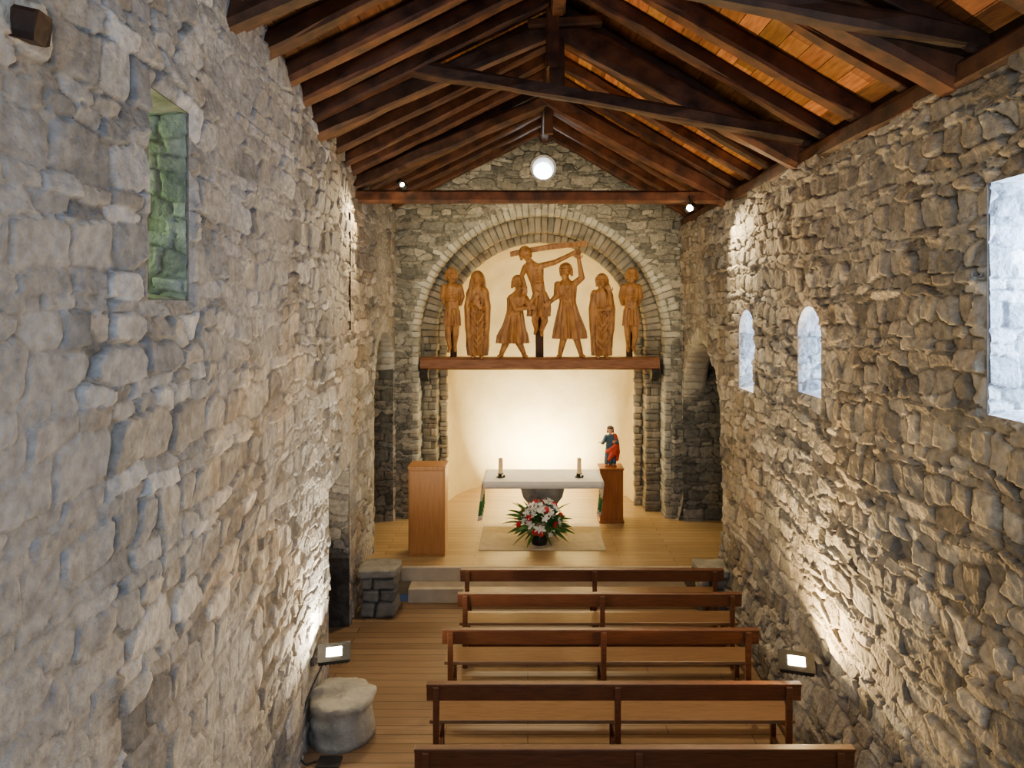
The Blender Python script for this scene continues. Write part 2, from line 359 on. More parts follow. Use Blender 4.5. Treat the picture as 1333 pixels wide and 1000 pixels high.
b=MB(); b.box(2.85,4.35,9.5,12.4,4.1,4.2); b.box(-3.75,-2.45,10.3,12.4,4.2,4.3); b.box(2.85,4.35,9.5,9.6,.3,4.2); b.box(-3.75,-2.45,10.3,10.4,.3,4.3)
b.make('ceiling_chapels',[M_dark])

# window reveals ------------------------------------------------------------
def reveal(name,side,u0,u1,v0,v1,depth,sh,arch=False,mat=M_vous,col=(1.3,1.3,1.3),shz=None,pm=M_pane,jit=.022,jamb=None,jv0=None):
    def loop(a0,a1,b0,b1):
        if arch:
            hw=(a1-a0)/2; zs=b1-hw; c=(a0+a1)/2
            return [(a0,b0),(a1,b0)]+[(c+hw*math.cos(math.pi*i/14),zs+hw*math.sin(math.pi*i/14)) for i in range(15)]
        return [(a0,b0),(a1,b0),(a1,b1),(a0,b1)]
    shz=sh if shz is None else shz
    lo=loop(u0,u1,v0,v1)
    sg=1 if side=='R' else -1
    nd=18
    def dens(l):
        out=[]
        for i in range(len(l)):
            p,q=l[i],l[(i+1)%len(l)]; n=max(1,int(math.dist(p,q)/.035))
            for k in range(n): out.append((p[0]+(q[0]-p[0])*k/n,p[1]+(q[1]-p[1])*k/n))
        return out
    l0=dens(lo); cc=((u0+u1)/2,(v0+v1)/2)
    kx=1-2*sh/(u1-u0); kz=1-2*shz/(v1-v0)
    vs=[];fs=[];n=len(l0)
    for d in range(nd+1):
        t=d/nd
        for (a,z) in l0:
            aa=cc[0]+(a-cc[0])*(1+(kx-1)*t); zz=cc[1]+(z-cc[1])*(1+(kz-1)*t)
            X=(XR if side=='R' else xl(aa))
            q=Vector((X+sg*(-.012+depth*t),aa,zz))
            if 0<d<nd: q+=mnoise.noise_vector(q*9)*jit
            vs.append(q)
    for d in range(nd):
        for i in range(n):
            a=d*n+i;b_=d*n+(i+1)%n; fs.append((a,b_,b_+n,a+n))
    mb=MB(); mb.add(vs,fs,0,col)
    mb.add(vs[-n:],[tuple(range(n))],1)
    o=mb.make(name,[mat,pm],smooth=True)
    if jamb:
        X0=XR if side=='R' else xl(u1)
        top=v1-(u1-u0)/2+.02 if arch else v1
        pal,mt,tn,sd=jamb
        def pf(u,v):
            t=u/depth; zc_=cc[1]+(v-cc[1])*(1+(kz-1)*t)
            return np.stack([X0+sg*(u-.01),cc[0]+(u1-cc[0])*(1+(kx-1)*t)-.006,zc_],1)
        stone_wall('far_jamb',np.arange(0,depth+.008,.012),np.arange(v0 if jv0 is None else jv0,top+.005,.012),pf,(0,-1,0),(),cw=.20,ch=.11,amp=.024,seed=sd,pal=pal,mort=mt,tone=tn,low=.0,parent=o)
    return o
M_rev=noise_mat('reveal_stone',(.36,.36,.37),(.68,.68,.67),scale=11,rough=.9,bump=1,bscale=16,dist=.03,attr='Col')
M_revg=noise_mat('greenlit_reveal_stone',(.18,.19,.15),(.42,.42,.37),scale=9,rough=.9,bump=1,bscale=14,dist=.03,attr='Col')  # green light from the window is tinted into the stone colour
M_paneg=emit_mat('green_lit_pane',(.62,.95,.40),2.8)
PJ=[(.56,.58,.61),(.72,.73,.74),(.46,.48,.52),(.62,.63,.63)]; PG=[(.44,.44,.39),(.52,.51,.46),(.36,.38,.32),(.40,.41,.37)]
reveal('window_1','L',*LW,.75,.10,mat=M_revg,pm=M_paneg,shz=.12,col=(1,1,1),jamb=(PG,(.27,.28,.22),1,71))
reveal('window_2','R',3.45,4.15,3.55,4.95,.5,.08,mat=M_rev,jamb=(PJ,(.34,.36,.40),1,72))
reveal('window_3','R',6.50,7.06,3.33,4.21,.55,.12,arch=True,mat=M_rev,jamb=(PJ,(.40,.42,.46),1,73))
reveal('window_4','R',8.37,9.03,3.14,4.17,.55,.14,arch=True,mat=M_rev,jamb=(PJ,(.40,.42,.46),1,74))
reveal('wall_slot','L',8.93,9.12,3.9,5.45,.5,.01,mat=M_dark,pm=M_dark)
reveal('door_1','L',DU0,DU1,-.02,2.15,.6,.06,mat=M_dark,col=(1,1,1),pm=M_dark,shz=.01,jamb=(PAL_R,(.2,.17,.13),.62,75),jv0=.90)  # far jamb starts above the floor; near-black reveal below paints the doorway's shade
mb=MB(); n=32; vs=[];fs=[]
for r,y in ((.21,YE-.02),(.235,YE-.03),(.2,YE-.005),(.19,YE+.12),(.17,YE+.3)):
    for i in range(n): a=2*math.pi*i/n; vs.append((.28+r*math.cos(a),y,6.7+r*math.sin(a)))
for d in range(4):
    for i in range(n): fs.append((d*n+i,d*n+(i+1)%n,(d+1)*n+(i+1)%n,(d+1)*n+i))
mb.add(vs,fs,0); mb.add(vs[-n:],[tuple(range(n))],1); mb.make('window_5',[M_rev,M_pane2],smooth=False)

# ---------------------------------------------------------------- roof
rnd=random.Random(4)
mb=MB()
for sgn,xend,SL in ((-1,-2.95,SLL),(1,3.45,SLR)):
    ang=math.atan(SL)
    L=abs(xend-RX)/math.cos(ang); w=.19; nrow=int(L/w)+1
    M=Matrix.Translation((RX,0,RZ))@Matrix.Rotation(ang*sgn,4,'Y')
    for i in range(nrow):
        y=-3.0
        while y<12.45:
            l=rnd.uniform(1.2,2.8); y1=min(y+l,12.45)
            k=rnd.uniform(.45,1.15)*(.28 if sgn<0 else 1)  # left boards darkened: shade away from the floodlights is put into their colour
            s0=i*w+.003; s1=(i+1)*w-.003
            c_=(k,k*rnd.uniform(.80,1.05),k*.9)
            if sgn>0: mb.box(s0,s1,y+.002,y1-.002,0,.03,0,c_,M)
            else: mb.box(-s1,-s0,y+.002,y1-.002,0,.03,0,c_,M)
            y=y1
    M=Matrix.Translation((RX,0,RZ+.02))@Matrix.Rotation(ang*sgn,4,'Y')
    if sgn>0: mb.box(-.02,L,-3.1,12.6,.03,.06,0,(.3,.3,.3),M)
    else: mb.box(-L,.02,-3.1,12.6,.03,.06,0,(.3,.3,.3),M)
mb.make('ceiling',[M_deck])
mb=MB(); i=0
for sgn,xe,stp in ((-1,-2.75,.56),(1,3.1,.70)):
    y=-2.6
    while y<12.3:
        jx=rnd.uniform(-.05,.05); k=rnd.uniform(.45,1.25); ww=rnd.uniform(.12,.17)
        mb.beam((RX-sgn*.05,y+jx,RZ-.065),(xe,y+rnd.uniform(-.07,.07),rz(xe)-.075),ww,ww+.01,jit=.022,seed=i,col=(k*1.1,k,k),bow=rnd.uniform(-.02,.0)); i+=1
        y+=stp
mb.make('roof_rafters',[M_darkwood],smooth=False)
mb=MB(); mb.beam((RX,-3,RZ-.22),(RX,12.4,RZ-.20),.15,.2,jit=.02,seg=30,seed=5)
mb.make('ridge_beam',[M_darkwood])
mb=MB()
mb.beam((XR+.06,-3,5.70),(XR+.06,12.3,5.70),.22,.18,jit=.02,seg=30,seed=8); mb.box(XR+.1,XR+.3,-3,12.4,5.5,6.05,0,(.4,.4,.4))
mb.make('wall_plate',[M_darkwood])
def truss(Y,kind):
    mb=MB(); off=.36; s=Y
    zc=lambda x: rz(x)-off
    xl0=xl(Y)+.0
    zr=5.66
    mb.beam((RX+.06,Y,zc(RX)+.03),(xl0-.05,Y,rz(xl0)-.22 if kind!='far' else 5.90),.17,.19,jit=.025,seed=s)
    mb.beam((RX-.06,Y+.02,zc(RX)+.03),(XR+.12,Y,zr),.20,.24,jit=.025,seed=s+1,col=(1.3,1.15,1.0))
    if kind=='far':
        mb.beam((xl0-.1,Y,5.745),(XR+.2,Y,5.73),.18,.17,jit=.012,seed=s+2,seg=16,col=(1.4,1.25,1.15))
        mb.beam((RX,Y,zc(RX)+.05),(RX-.01,Y,6.62),.13,.13,jit=.01,seed=s+3,up=Vector((0,1,0)),col=(.9,.9,.9))
    else:
        mb.beam((-1.22,Y-.15,6.62),(XR+.10,Y-.15,5.88),.14,.14,jit=.025,seed=s+2,seg=16,bow=.02,col=(.6,.65,.75))
        mb.beam((RX+.0,Y,zc(RX)+.05),(RX+.0,Y,6.36),.15,.15,jit=.01,seed=s+3,up=Vector((0,1,0)))
        mb.beam((RX-.05,Y-.14,zc(RX)+.20),(RX-.05,Y-.14,6.62),.13,.06,jit=.006,seed=s+4,up=Vector((0,1,0)),col=(1.2,1,.9))
        mb.beam((RX-.30,Y-.10,zc(RX)-.02),(RX+.45,Y-.10,zc(RX)+.02),.12,.10,jit=.01,seed=s+5)
    return mb.make('roof_truss',[M_darkwood])
truss(9.55,'far'); truss(7.05,'near'); truss(4.5,'near'); truss(1.95,'near')
mb=MB(); mb.beam((-2.1,2.24,5.22),(-1.66,2.34,5.15),.12,.10,jit=.01,seed=33,col=(.5,.5,.5)); mb.make('beam_stub',[M_darkwood])

# ---------------------------------------------------------------- benches
def bench(x0,x1,Y):
    mb=MB(); xm=(x0+x1)/2+.03
    tilt=Matrix.Translation((0,Y,.85))@Matrix.Rotation(math.radians(4),4,'X')@Matrix.Translation((0,-Y,-.85))
    mb.box(x0,x1,Y-.015,Y+.02,.70,.85,0,M=tilt)
    mb.box(x0,x1,Y-.03,Y+.035,.835,.86,0)
    for x in (x0+.09,xm,x1-.12):
        mb.box(x-.028,x+.028,Y-.05,Y-.012,0,.84,0)
        mb.box(x-.025,x+.025,Y+.34,Y+.39,0,.43,0)
        mb.box(x-.02,x+.02,Y-.03,Y+.38,.36,.43,0)
        mb.box(x-.018,x+.018,Y-.02,Y+.36,.12,.17,0)
    mb.box(x0+.01,x1-.01,Y+.10,Y+.42,.43,.465,1)
    mb.box(x0+.06,x1-.08,Y+.30,Y+.33,.34,.43,0)
    mb.box(x0+.08,x1-.10,Y+.17,Y+.20,.10,.18,0)
    return mb.make('church_bench',[M_bench,M_seat],bevel=.005)
for x0,x1,Y in ((-.86,2.50,8.72),(-.82,2.50,7.99),(-.89,2.40,7.10),(-.90,2.43,6.08),(-.86,2.48,5.19),(-.86,2.46,4.3)):
    bench(x0,x1,Y)

# ---------------------------------------------------------------- stone blocks
def pier(cx,w,seed):
    mb=MB(); r=random.Random(seed); z=0
    for h,ww,dd in ((.20,.92,.90),(.17,.86,.88),(.16,.90,.86),(.13,1.0,1.0)):
        if h==.13: parts=[(0,1)]
        else:
            s=r.uniform(.35,.65); parts=[(0,s),(s,1)]
        for a,b_ in parts:
            xa=cx-w*ww/2+w*ww*a; xb=cx-w*ww/2+w*ww*b_
            k=r.uniform(.45,.8) if h!=.13 else .9
            rough_block(mb,Matrix.Translation(((xa+xb)/2,9.44,z+h/2)),xb-xa-.012,.48*dd,h-.010,n=6,jit=.025,seed=seed+z*10+a,col=(k,k*.98,k*.94),rd=.014)
        z+=h
    mb.make('stone_block',[M_vous],smooth=True)
pier(-2.03,.54,3); pier(2.53,.42,7)
mb=MB(); vs=[];fs=[];n=72
prof=[(0.0,.40),(.06,.40),(.12,.405),(.18,.41),(.24,.41),(.29,.405),(.31,.385),(.312,.34),(.295,.31),(.285,.28),(.292,.24),(.297,.20),(.297,.15),(.297,.10),(.31,.06),(.325,0.0),(0,0)]
for r,z in prof:
    for i in range(n):
        a=2*math.pi*i/n; q=Vector((-1.83+r*math.cos(a)*1.0,6.74+r*math.sin(a),z)); 
        if 0<z: q+=(mnoise.noise_vector(q*7)*.035+mnoise.noise_vector(q*19)*.014)*(r>0)
        vs.append(q)
for d in range(len(prof)-1):
    for i in range(n): fs.append((d*n+i,d*n+(i+1)%n,(d+1)*n+(i+1)%n,(d+1)*n+i))
mb.add(vs,fs,0,(1.0,.96,.90)); mb.make('stone_drum',[M_vous],smooth=True)

# ---------------------------------------------------------------- floodlights
def flood(loc,rotz,wallx,tilt):
    e=empty('floodlight')
    M=Matrix.Translation(loc)@Matrix.Rotation(rotz,4,'Z')@Matrix.Rotation(tilt,4,'X')
    mb=MB(); mb.box(-.15,.15,-.095,.095,-.05,.0,0,M=M); mb.box(-.16,.16,-.105,.105,-.0,.012,0,M=M)
    for k in range(7): mb.box(-.12+.04*k-.006,-.12+.04*k+.006,-.08,.08,-.085,-.05,0,M=M)
    mb.make('housing',[M_black],bevel=.004,parent=e)
    mb=MB(); mb.box(-.075,.075,-.05,.05,.0125,.016,0,M=M); mb.make('lens',[M_led],parent=e)
    mb=MB(); p=Vector(loc); mb.cyl(p+Vector((0,0,-.05)),Vector((wallx,p.y+.02,p.z-.06)),.014,n=8); mb.box(wallx-.02,wallx+.02,p.y-.04,p.y+.08,p.z-.12,p.z,0)
    mb.make('bracket',[M_steel],parent=e)
def area(name,loc,target,sx,sy,power,col,spread=180):
    l=bpy.data.lights.new(name,'AREA'); l.shape='RECTANGLE'; l.size=sx; l.size_y=sy; l.energy=power; l.color=col; l.spread=math.radians(spread)
    o=bpy.data.objects.new(name,l); bpy.context.scene.collection.objects.link(o); o.location=loc
    o.rotation_euler=(Vector(target)-Vector(loc)).to_track_quat('-Z','Y').to_euler(); return o
def spotl(name,loc,target,power,col,size,blend=.6,rad=.04):
    l=bpy.data.lights.new(name,'SPOT'); l.energy=power; l.color=col; l.spot_size=math.radians(size); l.spot_blend=blend; l.shadow_soft_size=rad
    o=bpy.data.objects.new(name,l); bpy.context.scene.collection.objects.link(o); o.location=loc
    o.rotation_euler=(Vector(target)-Vector(loc)).to_track_quat('-Z','Y').to_euler()
WARM=(1,.67,.29); WW=(1,.74,.38)
LL=Vector((-1.94,6.85,.74)); LR=Vector((2.50,6.36,.90))
flood(LL,.25,xl(6.85)+.02,math.radians(28)); flood(LR,-.3,XR-.1,math.radians(28))
area('floodlight_beam',LL+Vector((.05,-.03,.06)),LL+Vector((.26,-.08,1)),.18,.10,180,(1,.84,.60))
area('floodlight_beam',LR+Vector((-.03,-.03,.06)),LR+Vector((-.30,-.18,1)),.18,.10,240,WARM)
cu=bpy.data.curves.new('power_cable','CURVE'); cu.dimensions='3D'; cu.bevel_depth=.008
sp=cu.splines.new('BEZIER'); pts=[(-2.03,6.8,.68),(-2.12,6.45,.35),(-2.05,6.25,.03),(-1.95,6.30,.012)]
sp.bezier_points.add(len(pts)-1)
for p,q in zip(sp.bezier_points,pts): p.co=q; p.handle_left_type=p.handle_right_type='AUTO'
o=bpy.data.objects.new('power_cable',cu); bpy.context.scene.collection.objects.link(o); cu.materials.append(M_black)
mb=MB(); mb.box(-1.93,-1.72,6.2,6.36,0,.03,0); mb.make('floor_socket_box',[M_black],bevel=.006)
def spot(x,z,tgt,power,tgt2,ppow,lr,dx):
    e=empty('spotlight_fixture'); p=Vector((x,9.42,z)); d=(Vector(tgt)-p).normalized(); d2=(Vector(tgt2)-p).normalized()
    mb=MB(); mb.cyl(p-d*.10,p+d*.04,.045,.055,n=16); mb.cyl(p-d*.05,Vector((x,9.50,5.80)),.012,n=8); mb.make('can',[M_black],parent=e)
    mb=MB(); mb.sph(p+Vector((0,-.06,0)),lr,n=8); mb.make('lens',[M_lens],smooth=True,parent=e)
    spotl('spotlight_beam',p+d*.12+Vector((0,.15,-.12)),tgt,power,WW,120)
    spotl('spotlight_beam',p+d2*.14+Vector((dx,0,0)),tgt2,ppow,(1,.76,.42),116,.8)
spot(-1.72,5.88,(.3,12.4,3.9),175,(-2.35,6.2,1.8),430,.028,-.20); spot(2.22,5.56,(.2,12.4,3.9),175,(2.78,5.2,1.6),500,.045,.18)

# ---------------------------------------------------------------- altar
e=empty('altar')
ax0,ax1=-.72,1.23; ay0,ay1=11.2,12.05; at=1.33
mb=MB(); mb.box(ax0,ax1,ay0,ay1,at-.10,at-.012,0); mb.make('slab',[M_step],bevel=.01,parent=e)
mb=MB(); vs=[];fs=[]
pr=[(1.22,.37,.30),(1.12,.37,.30),(1.02,.34,.28),(.90,.25,.22),(.80,.21,.19),(.66,.21,.19),(.60,.25,.23),(.412,.27,.25)]
for z,rx,ry in pr:
    for i in range(32):
        a=2*math.pi*i/32; c,s_=math.cos(a),math.sin(a); k=1/max(abs(c),abs(s_))**.75
        q=Vector((.25+rx*c*k,11.62+ry*s_*k,z)); q+=mnoise.noise_vector(q*6)*.012; vs.append(q)
for d in range(len(pr)-1):
    for i in range(32): fs.append((d*32+i,d*32+(i+1)%32,(d+1)*32+(i+1)%32,(d+1)*32+i))
mb.add(vs,fs); mb.make('pillar',[M_block],smooth=True,parent=e)
def cloth():
    mb=MB()
    path=[]
    dropL,dropR=.64,.56
    nL=16
    for i in range(nL,0,-1): path.append((ax0-.012,at-dropL*i/nL,'L',i/nL))
    for i in range(0,31): path.append((ax0-.012+(ax1-ax0+.024)*i/30,at,'T',0))
    for i in range(1,nL+1): path.append((ax1+.012,at-dropR*i/nL,'R',i/nL))
    ny=24; vs=[]
    for (x,z,t,k) in path:
        for j in range(ny+1):
            y=ay0-.012+(ay1-ay0+.024)*j/ny
            dx=0
            if t!='T': dx=(-1 if t=='L' else 1)*(.012+.04*k*(1+math.sin(j*1.1+ (2 if t=='L' else 0))))
            if t=='R': dx-=.14*k*(1-j/ny)
            vs.append((x+dx,y,z+.004))
    for i in range(len(path)-1):
        for j in range(ny):
            a=i*(ny+1)+j; f=(a,a+1,a+ny+2,a+ny+1); k=max(path[i][3],path[i+1][3])
            mb.f.append(f); mb.m.append(1 if .55<k<.90 else 0)
    mb.v=vs; mb.c=[(1,1,1,1)]*len(vs)
    b0=len(mb.v)
    for i in range(31):
        x=ax0-.012+(ax1-ax0+.024)*i/30
        mb.v+= [(x,ay0-.012,at+.004),(x,ay0-.018,at-.04),(x,ay0-.022-.004*math.sin(i*1.3),at-.10)]; mb.c+=[(1,1,1,1)]*3
    for i in range(30):
        for k in range(2):
            a=b0+i*3+k; mb.f.append((a,a+3,a+4,a+1)); mb.m.append(0)
    o=mb.make('altar_cloth',[M_cloth,M_green],smooth=True,parent=e)
    s=o.modifiers.new('s','SOLIDIFY'); s.thickness=.006; s.offset=1
cloth()
def candle(x,y):
    e=empty('candlestick'); mb=MB(); z=at+.012
    mb.cyl((x,y,z),(x,y,z+.012),.075,.07,n=20); mb.cyl((x,y,z+.01),(x,y,z+.05),.02,.018); mb.cyl((x,y,z+.05),(x,y,z+.065),.045,.05,n=20)
    for k in range(3):
        a=k*2.09; mb.sph((x+.06*math.cos(a),y+.06*math.sin(a),z+.018),.018,n=6)
    mb.make('holder',[M_black],smooth=False,parent=e)
    mb=MB(); mb.cyl((x,y,z+.06),(x,y,z+.32),.038,.036,n=20); mb.make('candle',[M_wax],parent=e)
    mb=MB(); mb.cyl((x,y,z+.32),(x,y,z+.335),.003); mb.make('wick',[M_black],parent=e)
candle(-.455,11.5); candle(.865,11.5)
mb=MB(); mb.box(-.77,1.22,10.68,11.98,FZ,FZ+.012,0); mb.make('altar_rug',[M_rug],bevel=.004)
mb=MB(); mb.box(-1.82,-1.26,10.42,10.80,FZ,FZ+1.36,0); mb.box(-1.83,-1.25,10.41,10.82,FZ+1.34,FZ+1.37,0); mb.box(-1.80,-1.28,10.405,10.42,FZ+.05,FZ+1.31,0); mb.box(-1.79,-1.29,10.44,10.78,FZ,FZ+.03,0)
mb.make('lectern',[M_oak],bevel=.006)
mb=MB(); mb.box(1.27,1.68,12.02,12.40,FZ,FZ+.95,0); mb.box(1.255,1.695,12.005,12.415,FZ+.93,FZ+.965,0); mb.box(1.255,1.695,12.005,12.415,FZ,FZ+.05,0)
mb.make('statue_pedestal',[M_pedw],bevel=.006)

# ---------------------------------------------------------------- flowers
def flowers():
    r=random.Random(12); c=Vector((.19,10.96,FZ+.36)); mb=MB()
    mb.cyl((c.x,c.y,FZ+.012),(c.x,c.y,FZ+.16),.12,.15,n=20,mi=3)
    def leaf(p,d,l,w,mi=0,bend=.25):
        side=d.cross(Vector((r.uniform(-1,1),r.uniform(-1,1),r.uniform(-.3,1)))).normalized(); up=side.cross(d)
        vs=[];fs=[]
        for i in range(6):
            t=i/5; ww=w*math.sin(math.pi*min(.98,t*.92+.06)); q=p+d*l*t-Vector((0,0,1))*bend*l*t*t
            vs+= [q-side*ww, q+up*ww*.25, q+side*ww]
        for i in range(5):
            a=i*3; fs+= [(a,a+1,a+4,a+3),(a+1,a+2,a+5,a+4)]
        mb.add(vs,fs,mi)
    for i in range(250):
        th=r.uniform(0,2*math.pi); el=r.uniform(-.25,1.3)
        d=Vector((math.cos(th)*math.cos(el),math.sin(th)*math.cos(el)*.7,math.sin(el))).normalized()
        leaf(c+d*r.uniform(.08,.24)+Vector((0,0,-.06)),d,r.uniform(.16,.34)*(1.3 if abs(d.x)>.6 else 1)*(.7 if d.y>.3 else 1),r.uniform(.015,.035))
    for i in range(74):
        th=r.uniform(0,2*math.pi); el=r.uniform(-.45,1.35)
        d=Vector((math.cos(th)*math.cos(el),math.sin(th)*math.cos(el)*.75,math.sin(el))).normalized()
        p=c+d*r.uniform(.24,.36); red=i%4==0
        if red:
            for k in range(3):
                rad=.048-.009*k
                for q in range(5):
                    a=q*1.257+k*.6; o1=d.orthogonal().normalized(); o2=d.cross(o1)
                    mb.sph(p+(o1*math.cos(a)+o2*math.sin(a))*rad*.6+d*.012*k,rad*.62,n=5,mi=2)
        else:
            o1=d.orthogonal().normalized(); o2=d.cross(o1)
            for q in range(6):
                a=q*1.047; leaf(p,(d*.45+(o1*math.cos(a)+o2*math.sin(a))).normalized(),.085,.024,mi=1,bend=0)
            mb.sph(p+d*.02,.014,n=5,mi=1)
    mb.make('flower_arrangement',[M_leaf,M_white,M_red,M_black],smooth=True)
flowers()

# ---------------------------------------------------------------- carved figures
class Fig:
    def __init__(s): s.bm=bmesh.new()
    def ball(s,c,r,sc=(1,1,1),rot=None):
        M=Matrix.Translation(c)
        if rot is not None: M=M@rot.to_4x4()
        M=M@Matrix.Diagonal((sc[0],sc[1],sc[2],1))
        bmesh.ops.create_icosphere(s.bm,subdivisions=3,radius=r,matrix=M)
    def tube(s,pts,rs,n=14):
        pts=[Vector(p) for p in pts]
        for p,r in zip(pts,rs): s.ball(p,r)
        for i in range(len(pts)-1):
            d=pts[i+1]-pts[i]; L=d.length
            if L<1e-5: continue
            M=Matrix.Translation((pts[i]+pts[i+1])/2)@d.to_track_quat('Z','Y').to_matrix().to_4x4()
            bmesh.ops.create_cone(s.bm,cap_ends=True,segments=n,radius1=rs[i],radius2=rs[i+1],depth=L,matrix=M)
    def loft(s,levels,nf=9,ph=0,n=96):
        rings=[]
        for (c,rx,ry,fo) in levels:
            ring=[]
            for i in range(n):
                a=2*math.pi*i/n
                w=1+fo*(1-abs(math.sin(nf*a/2+ph+.4*math.sin(a*2)+c.z*.6))*2)*.5
                ring.append(s.bm.verts.new((c.x+rx*math.cos(a)*w,c.y+ry*math.sin(a)*w,c.z)))
            rings.append(ring)
        for i in range(len(rings)-1):
            for j in range(n): s.bm.faces.new((rings[i][j],rings[i][(j+1)%n],rings[i+1][(j+1)%n],rings[i+1][j]))
        s.bm.faces.new(rings[0][::-1]); s.bm.faces.new(rings[-1])
    def hand(s,w,d,k=1,curl=.3,nrm=None):
        w=Vector(w); d=Vector(d).normalized(); nrm=Vector(nrm) if nrm else Vector((0,-1,0))
        side=d.cross(nrm).normalized(); nn=side.cross(d).normalized()
        for q in (-1,0,1): s.tube([w+side*q*.018*k,w+d*.075*k+side*q*.025*k],[.020*k,.018*k],8)
        for i,(o,l) in enumerate(((-.038,.055),(-.013,.072),(.013,.076),(.038,.066))):
            p=w+d*.078*k+side*o*k; p1=p+d*l*.55*k; p2=p1+(d-nn*curl*2).normalized()*l*.5*k
            s.tube([p,p1,p2],[.0115*k,.0105*k,.009*k],8)
        p=w+d*.02*k+side*.035*k; p1=p+(d*.5+side).normalized()*.04*k; s.tube([p,p1,p1+(d+side*.2).normalized()*.03*k],[.014*k,.012*k,.010*k],8)
    def head(s,c,r=.105,yaw=0,pitch=0,roll=0,beard=0,veil=False,cap=False):
        R=Euler((pitch,roll,yaw)).to_matrix(); c=Vector(c)
        L=lambda x,y,z: c+R@Vector((x,y,z))*r
        s.ball(L(0,.05,.12),r*.92,(.84,.98,1.08),R)
        s.ball(L(0,-.12,-.38),r*.68,(.86,.95,1.1),R)
        s.ball(L(0,-.72,-.82),r*.26,(1.1,.8,.8),R)
        s.tube([L(0,-.88,.16),L(0,-1.14,-.22)],[r*.09,r*.17])
        for q in (-1,1):
            s.tube([L(q*.12,-.90,.27),L(q*.5,-.76,.27)],[r*.12,r*.11])
            s.ball(L(q*.31,-.79,.02),r*.115,(1.3,.8,.75),R)
            s.ball(L(q*.84,.05,-.08),r*.2,(.45,.8,1.3),R)
            s.ball(L(q*.42,-.62,-.27),r*.22,(1,.8,1),R)
        s.tube([L(-.22,-.86,-.48),L(.22,-.86,-.48)],[r*.07,r*.07]); s.tube([L(-.17,-.84,-.61),L(.17,-.84,-.61)],[r*.075,r*.075])
        if beard:
            s.ball(L(0,-.62,-.92),r*.42,(1.1,.75,1.1*beard),R)
            for q in (-1,0,1): s.tube([L(q*.3,-.7,-.8),L(q*.22,-.75,-1.35*beard)],[r*.17,r*.08])
        if veil:
            s.ball(L(0,.16,.16),r*1.08,(.98,.98,1.12),R)
            for q in (-1,1): s.tube([L(q*.72,.0,.5),L(q*.92,.0,-.3),L(q*.95,.05,-1.2)],[r*.3,r*.32,r*.42])
        else:
            s.ball(L(0,.22,.3),r*1.0,(.93,.98,1.0),R)
            for k in range(7):
                a=-1.2+k*.4
                s.tube([L(math.sin(a)*.5,-.55*math.cos(a)+.0,.92),L(math.sin(a)*.95,-.70*math.cos(a)*.6+.15,.45)],[r*.16,r*.13])
            for q in (-1,1): s.tube([L(q*.8,.2,.2),L(q*.82,.4,-.6)],[r*.28,r*.22])
        if cap: s.ball(L(0,.05,.62),r*.92,(1.0,1.0,.62),R)
    def finish(s,name,mat,vox=.008,parent=None):
        me=bpy.data.meshes.new(name); bmesh.ops.recalc_face_normals(s.bm,faces=s.bm.faces); s.bm.to_mesh(me); s.bm.free()
        o=obj(name,me)
        m=o.modifiers.new('r','REMESH'); m.mode='VOXEL'; m.voxel_size=vox; m.use_smooth_shade=True
        m2=o.modifiers.new('s','SMOOTH'); m2.iterations=1; m2.factor=.2
        dg=bpy.context.evaluated_depsgraph_get(); me2=bpy.data.meshes.new_from_object(o.evaluated_get(dg))
        o.modifiers.clear(); o.data=me2; me2.materials.clear(); me2.materials.append(mat); me2.polygons.foreach_set('use_smooth',[True]*len(me2.polygons))
        if parent: o.parent=parent
        return o
SC=71.2; FY=12.47
def P(px,py,dy=0): return Vector(((px-687)/SC,FY+dy,CAMZ+(400-py)/SC))
BT=CAMZ-65/SC
e=empty('lintel_beam')
mb=MB(); mb.beam((-1.94,12.50,BT-.11),(2.38,12.50,BT-.11),.36,.22,jit=.006,seg=20,seed=2); mb.make('timber',[M_lint],parent=e)
mb=MB()
for x in (-1.88,2.32):
    mb.box(x-.08,x+.08,12.33,12.68,BT-.26,BT-.225,0)
    vs=[(x-.07,12.68,BT-.26),(x-.07,12.34,BT-.26),(x-.07,12.37,BT-.35),(x-.07,12.50,BT-.42),(x-.07,12.68,BT-.46)]
    v2=[(a+.14,b_,c) for a,b_,c in vs]; mb.add(vs+v2,[(0,1,2,3,4),(9,8,7,6,5)]+[(i,(i+1)%5,5+(i+1)%5,5+i) for i in range(5)])
mb.make('iron_bracket',[M_black],parent=e)
